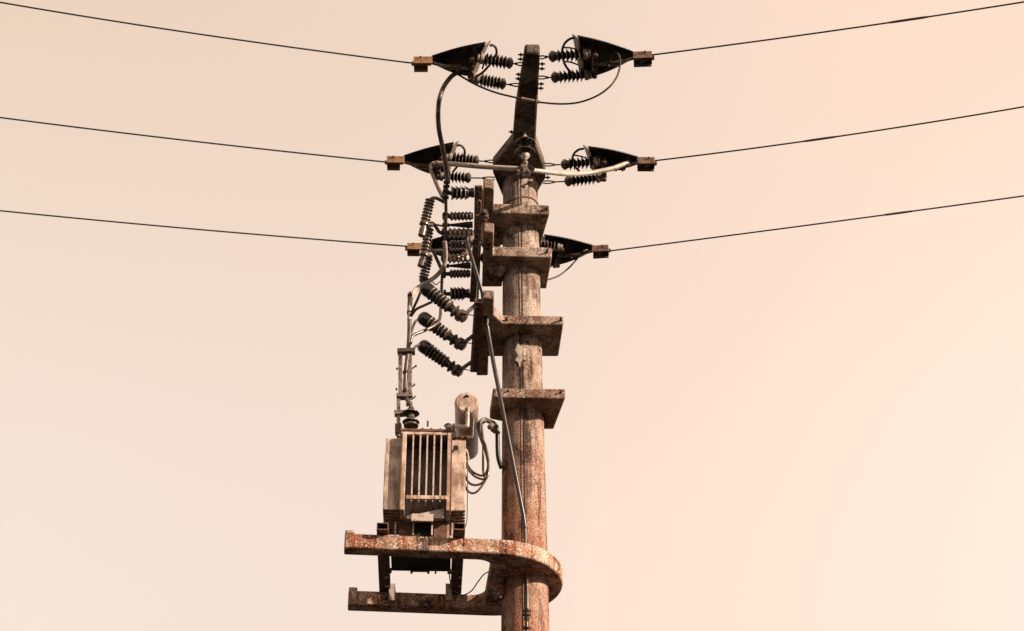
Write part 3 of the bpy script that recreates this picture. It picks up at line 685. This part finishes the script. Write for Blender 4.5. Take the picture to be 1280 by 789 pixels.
# ------------------------------------------------------------------ air switch: rail, insulators, contacts
def YS(y): return -.78 + (y - 232) / 145 * .98
sw = thing('disconnect_switch', 'air break switch with horizontal ribbed insulators left of the pole', 'switch', at(598, 232, YS(232)))
U = Vector((0, 0, 1))
def beam(x0, y0, x1, y1, wpx, nm, mat, dY=0, th=.03, par=sw):
    a, b = at(x0, y0, YS(y0) + dY), at(x1, y1, YS(y1) + dY); return MB().bar(a, b, wpx / 142, th).build(nm, mat, par, smooth=False, bevel=.004)
beam(598, 232, 597, 300, 9.5, 'mounting_rail', 'galv'); beam(595, 300, 591, 377, 8.5, 'mounting_rail', 'cable', dY=.01)
beam(603, 236, 601.5, 300, 3, 'rail_edge', 'rusty', dY=.02, th=.05)
beam(600.3, 303, 597, 373, 2.5, 'rail_edge', 'rusty', dY=.03, th=.05)
MB().tube([at(598, 268, YS(268) - .04), at(597.6, 253, YS(253) - .05), at(599, 250.5, YS(250) - .05), at(600.6, 253, YS(253) - .05), at(600, 266, YS(266) - .05), at(595, 270, YS(268) - .05)], .007, 6, 3).build('latch', 'galv', sw)
for x, y in ((597, 236), (598, 242), (597.5, 288), (597, 295), (595, 310), (593, 330), (592, 350), (591, 370), (607, 266), (608, 271), (606, 275)):
    q = at(x, y, YS(y) - .02); MB().cyl(q + Vector((0, -.03, 0)), q + Vector((0, .02, 0)), .010 if x < 600 else .022, n=6).build('bolt', 'dark' if x < 600 else 'galv', sw)
ins = [(241, 'b'), (270, 's'), (281, 'c'), (290.5, 'w'), (306, 's'), (323, 'w'), (332, 'c'), (342, 's'), (367, 'b')]
for y, k in ins:
    xr_ = 596 - (y - 232) * .045; xl_ = 560 if k != 'w' else 558
    A, B = at(xr_ - 3, y, YS(y)), at(xl_, y + .5, YS(y) - .01)
    if k == 'b':
        c = MB().lathe(A, B, [(0, .044), (.12, .044), (.14, .038), (.8, .030), (.9, .02), (1, .016)], 14).build('post_insulator', 'porcelain', sw)
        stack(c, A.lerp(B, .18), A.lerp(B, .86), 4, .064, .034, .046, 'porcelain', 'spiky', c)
    elif k == 'c':
        c = MB().lathe(A, B, [(0, .030), (.25, .028), (.6, .018), (.9, .012), (1, .010)], 12).build('drive_insulator', 'porcelain', sw)
    elif k == 's':
        c = MB().lathe(A, B, [(0, .03), (.9, .028), (1, .016)], 14).build('post_insulator', 'porcelain', sw)
        stack(c, A.lerp(B, .05), A.lerp(B, .92), 6, .041, .028, .026, 'glaze', 'round', c)
    else:
        c = MB().lathe(A, B, [(0, .03), (.9, .028), (1, .016)], 14).build('post_insulator', 'glaze', sw)
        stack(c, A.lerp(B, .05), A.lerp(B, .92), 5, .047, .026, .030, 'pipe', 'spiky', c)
    q = B; MB().bar(q + Vector((.01, 0, 0)), q - Vector((.05, 0, 0)), .02, .03).cyl(q + Vector((-.03, 0, -.04)), q + Vector((-.03, 0, .04)), .012, n=8).build('contact', 'dark', sw)
for x, y in ((554, 236), (553, 274), (552.5, 250), (553, 294)):
    MB().cyl(at(x, y, YS(y)), at(x + 6, y, YS(y)), .006, n=6).build('contact_pin', 'dark', sw)
sy = lambda x, y, d=0: (x, y, YS(y) + d)
MB().tube([at(*sy(559, 224, -.02)), at(*sy(558, 236, -.04)), at(*sy(557.3, 250, -.05)), at(*sy(557.5, 272, -.06)), at(*sy(556.5, 293, -.06)), at(*sy(555.6, 306, -.06))], .014, 8, 3).build('blade', 'cable', sw)
for x, y in ((558.5, 228), (558, 233), (557.5, 239), (557, 247), (557, 268), (556.5, 291), (555, 298)):
    q = at(*sy(x, y, -.05)); MB().cyl(q + Vector((-.028, 0, 0)), q + Vector((.028, 0, 0)), .015, n=6).build('joint', 'dark', sw)
# feed pipes below the switch
cab('feed_pipe', [sy(556, 301, -.07), sy(557, 322, -.08), sy(554, 334, -.1), sy(543, 347, -.1), (526, 357, -.15), (516, 367, -.28), (512.5, 382, -.30), (511.8, 400, RY)], .020, 'pipe', 'pale bent pipe running down left from the switch to the riser cage', 'pipe')
cab('feed_cable', [sy(553, 337, -.03), (552, 360, 0), (551, 382, -.05), (549.5, 399, -.15), (543, 407, -.2), (529, 414, -.25), (516, 420, -.3), (513, 430, RY)], .014, 'cable', 'thin cable dropping from the switch and turning left below the upper arrester', 'cable')
cab('riser_cable', [(513.5, 366, RY), (512, 378, RY), (511.8, 400, RY), (511.5, 420, RY), (510, 440, RY), (507.5, 462, RY), (506.5, 492, RY), (511, 503, BY), (513.5, 507, BY)], .019, 'cable', 'thick bundled cable standing up out of the riser cage', 'cable')

# ------------------------------------------------------------------ three small fuse links hanging left of the switch
def fuse(label, top, mid, bot, cap=True):
    Y0 = YS(top[1]) - .02
    A, Bm, B = at(top[0], top[1], Y0), at(mid[0], mid[1], Y0 + .06), at(bot[0], bot[1], Y0 + .08)
    t = thing('fuse_link', label, 'fuse', B, 'small ribbed fuse links beside the switch')
    MB().lathe(A, Bm, [(0, .020), (.04, .032), (1, .032)], 14).build('tube', 'cable', t)
    stack(t, A, Bm, 7, .045, .030, .020, 'glaze', 'round', t)
    u = (B - A).normalized()
    if cap:
        MB().lathe(Bm, B, [(0, .03), (.12, .044), (.28, .044), (.32, .026), (.45, .026), (.5, .034), (.95, .034), (1, .02)], 14).build('end_cap', 'cable', t)
        c = Bm.lerp(B, .25); MB().box(c + Vector((.03, 0, -.005)), (.09, .03, .025)).build('holder', 'galv', t, smooth=False, bevel=.003)
    else: MB().lathe(Bm, B, [(0, .034), (.6, .034), (1, .015)], 12).build('end_cap', 'cable', t)
    return t
fuse('uppermost of the three small ribbed fuse links', (538, 249), (531.5, 276), (527, 296))
fuse('middle one of the three small ribbed fuse links', (536.5, 285), (531.5, 315), (526, 334))
fuse('lowest small ribbed fuse link, just above the first slanted arrester', (535.5, 322), (529, 349), (527, 354), False)
for pts in ([sy(538, 251), sy(540, 248), sy(546, 248), sy(555.5, 253)], [sy(533, 281), sy(540, 279), sy(545, 284), sy(549, 290), sy(556, 293)], [sy(534, 279, .02), sy(545, 281, .03), sy(556, 283, .03)], [sy(535, 313), sy(541, 314), sy(546, 324), sy(551, 335)], [sy(536, 315, .03), sy(546, 313, .03), sy(554, 313, .03)]):
    MB().tube([at(*p) for p in pts], .016 if len(pts) > 3 else .010, 8, 4).build('strap', 'galv', sw)

# ------------------------------------------------------------------ three slanted surge arresters on the third bracket
def YA(y): return -.73 + 1.26 * (y - 373) / 97
ch = thing('arrester_rail', 'upright-looking steel rail along the third bracket arm carrying the arresters', 'rail', at(596, 376, YA(373)))
MB().bar(at(598, 376, YA(376)), at(592.5, 463, YA(460)), .070, .045).build('channel', 'rusty', ch, smooth=False, bevel=.004)
MB().bar(at(594.5, 380, YA(378)), at(590.3, 462, YA(459)), .020, .058).build('flange', 'cable', ch, smooth=False, bevel=.004)
for y in (386, 425, 456): 
    q = at(599 - (y - 376) * .06, y, YA(y) - .03); MB().cyl(q + Vector((0, -.02, -.02)), q + Vector((0, .02, .02)), .014, n=6).build('bolt', 'dark', ch)
def arrester(label, capp, base, br):
    Y = YA(br[1]); A, B = at(*capp, Y), at(*base, Y)
    t = thing('surge_arrester', label, 'arrester', B, 'slanted surge arresters beside the pole')
    d = B - A
    MB().lathe(A, A.lerp(B, .30), [(0, .012), (.03, .034), (.12, .052), (.28, .062), (.55, .062), (.78, .056), (.86, .048), (1, .044)], 22).build('head', 'porcelain', t)
    MB().lathe(A.lerp(B, .28), A.lerp(B, .95), [(0, .042), (.62, .038), (.63, .034), (1, .034)], 18).build('body', 'porcelain', t)
    for i, f in enumerate((.27, .345, .42, .495, .57, .645)):
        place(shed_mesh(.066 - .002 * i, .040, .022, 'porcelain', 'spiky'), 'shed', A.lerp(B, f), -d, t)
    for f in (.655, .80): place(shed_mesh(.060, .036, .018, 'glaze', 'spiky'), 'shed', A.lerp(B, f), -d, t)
    MB().lathe(A.lerp(B, .86), A.lerp(B, 1.03), [(0, .03), (.1, .056), (.45, .058), (.5, .044), (.9, .044), (1, .03)], 10).build('base_clamp', 'cable', t)
    e = at(*br, Y); k = A.lerp(B, .98)
    MB().bar(k + Vector((-.02, -.03, -.02)), e + Vector((0, -.02, 0)), .034, .010, Vector((0, 1, .3))).build('mounting_strap', 'cable', t, smooth=False, bevel=.002)
    MB().cyl(k + Vector((-.02, -.05, .01)), k + Vector((.10, -.05, -.012)), .009, .003, n=7).build('earth_pin', 'dark', t)
    q = A.lerp(B, .10); MB().cyl(q + Vector((0, 0, .05)), q + Vector((0, -.03, -.055)), .008, n=6).build('terminal', 'galv', t)
    return t
arrester('highest of the three slanted arresters, its head touching the bent pale pipe', (527.5, 357), (580, 398), (597, 381))
arrester('middle one of the three slanted arresters', (524.5, 394.5), (579, 433), (593, 420))
arrester('lowest slanted arrester, above the empty gap over the transformer', (524.5, 429.5), (575, 466), (589.5, 454))
# leads to the arrester heads
for pts, lb in (([(529, 356, -.56), (523, 372, -.5), (517, 385, -.38), (513, 396, RY)], 'cable lead from the head of the highest arrester to the riser'),
                ([(541, 377, -.5), (530, 382, -.45), (520, 387, -.38), (513.5, 396, RY)], 'cable lead joining the riser just under the highest arrester head'),
                ([(524, 398, -.1), (518.5, 403, -.2), (515.5, 411, -.28), (513, 420, RY)], 'short looped lead at the head of the middle arrester'),
                ([(525, 431, .3), (519.5, 433, .1), (515.5, 439, -.2), (513, 446, RY)], 'short strap from the head of the lowest arrester to the cage top')):
    cab('arrester_lead', pts, .012, 'cable', lb, group='leads between the arresters and the riser')
cab('thin_lead', [(536, 352.5, -.5), (541, 353, -.45), (545, 356, -.4), (549, 353, -.3), (552, 351, -.1)], .005, 'dark', 'very thin wire over the highest arrester', 'wire', n=6)
for x, y in ((511.8, 391), (512.5, 370)): MB().cyl(at(x - 3, y, RY), at(x + 3, y, RY), .023, n=10).build('cable_tie', 'dark', label='dark tie round the cable bundle, %s' % ('at the level of the middle arrester' if y > 380 else 'near the highest arrester head'), cat='cable tie')

# ------------------------------------------------------------------ operating rod
rod = thing('operating_rod', 'long thin switch rod slanting down from the switch to the pole front', 'rod', at(657, 789, -.24))
MB().tube([at(583, 300, -.62), at(592, 330, -.60), at(603, 366, -.52)], .0175, 10, 0).build('upper_rod', 'rod', rod)
MB().tube([at(603, 366, -.52), at(608, 402, -.42), at(617, 455, -.41), at(627, 505, -.41), at(654, 643, -.24), at(656.5, 660, -.23)], .0185, 10, 0).build('middle_rod', 'rod', rod)
MB().cyl(at(656.3, 652, -.23), at(657, 700, -.23), .013, n=10).build('lower_rod', 'rod', rod)
MB().lathe(at(608.5, 399, -.43), at(608, 408, -.43), [(0, .02), (.5, .024), (1, .017)], 10).build('joint', 'dark', rod)
MB().lathe(at(658.2, 722, -.25), at(658.4, 762, -.25), [(0, .008), (.05, .018), (.17, .018), (.18, .021), (.2, .018), (.3, .021), (1, .021)], 12).build('lower_rod', 'rod', rod)
MB().cyl(at(658.4, 762, -.25), at(659.5, 900, -.25), .012, n=10).build('lower_rod', 'rod', rod)
for y in (763.5, 768.5, 785):
    for dx in (-3.2, 3.2): MB().cyl(at(658.5 + dx - 2, y, -.26), at(658.5 + dx + 2, y, -.26), .014, n=8).build('coupling_bolt', 'galv' if dx > 0 else 'dark', rod)
MB().cyl(at(658.5, 772, -.25), at(658.6, 779, -.25), .024, .010, n=8).build('coupling', 'dark', rod)

# ------------------------------------------------------------------ low voltage cables looping from transformer to pole
lv = [([(614, 529, -.20), (606, 525, -.26), (599.5, 531, -.28), (601, 545, -.28), (607, 558, -.28), (611, 580, -.28), (608, 598, -.28), (596, 597, -.25), (587, 589, -.22), (580, 577, -.2)], 'shortest of the cable loops between transformer and pole'),
      ([(614, 527, -.17), (605, 523, -.24), (597.5, 530, -.26), (599.5, 545, -.26), (606, 562, -.26), (610, 582, -.26), (605, 594, -.26), (594, 592, -.24), (586, 584, -.2), (580.5, 573, -.2)], 'inner upper cable loop between transformer and pole'),
      ([(616, 531, -.16), (607, 527, -.21), (602.5, 533, -.22), (604, 550, -.22), (603.8, 575, -.22), (604, 590, -.22), (606, 600, -.22), (598, 606, -.2), (588, 605, -.2), (582, 596, -.18), (580, 582, -.18)], 'third cable loop, running almost straight down before it turns'),
      ([(614, 528, -.14), (603, 525, -.2), (598.5, 534, -.2), (603, 550, -.2), (610.5, 575, -.2), (609, 594, -.2), (602, 608, -.2), (594, 616, -.19), (586, 615, -.18), (581, 606, -.17), (580, 592, -.17)], 'lowest hanging cable loop between transformer and pole')]
for pts, lb in lv: cab('cable_loop', pts, .0098, 'cable', lb, group='low voltage cable loops beside the transformer')
cab('pole_cable', [(612, 527, -.16), (618, 530, -.16), (621.5, 540, -.15), (622, 560, -.14), (623, 573, -.12), (627, 586, -.08)], .019, 'dark', 'dark sheathed cable running down the left side of the pole')
cl = thing('cable_clamp', 'small spool clamp holding the cable loops beside the pole', 'clamp', at(616, 535, -.18))
MB().lathe(at(612, 531, -.2), at(617.5, 538, -.2), [(0, .01), (.1, .03), (.4, .034), (.5, .02), (.9, .028), (1, .012)], 12).build('spool', 'band', cl)
for x, y in ((618, 540), (623, 541), (621, 533)): MB().cyl(at(x, y, -.26), at(x, y, -.2), .017, n=6).build('bolt', 'dark', cl)
cab('earth_wire', [(583, 558, -.3), (585.5, 568, -.3), (584.5, 580, -.3), (584.3, 610, -.3), (584, 640, -.3), (583, 655, -.3), (580, 661, -.35)], .004, 'dark', 'thin earth wire down the right side of the transformer', 'wire', n=6)
cab('earth_wire', [(562, 712, -.1), (562, 722, .0), (566, 737, .1), (577, 744, .15), (589, 739, .15), (597, 728, .1), (604, 719, 0), (610, 715, -.1)], .005, 'dark', 'thin earth wire sagging in the gap between the platform arms', 'wire', n=6)
cab('white_lead', [(580, 560, -.42), (584, 566, -.40), (585.5, 575, -.38)], .010, 'pipe', 'short pale lead on the transformer right shoulder', 'cable', n=6)
print('objects', len(bpy.data.objects))
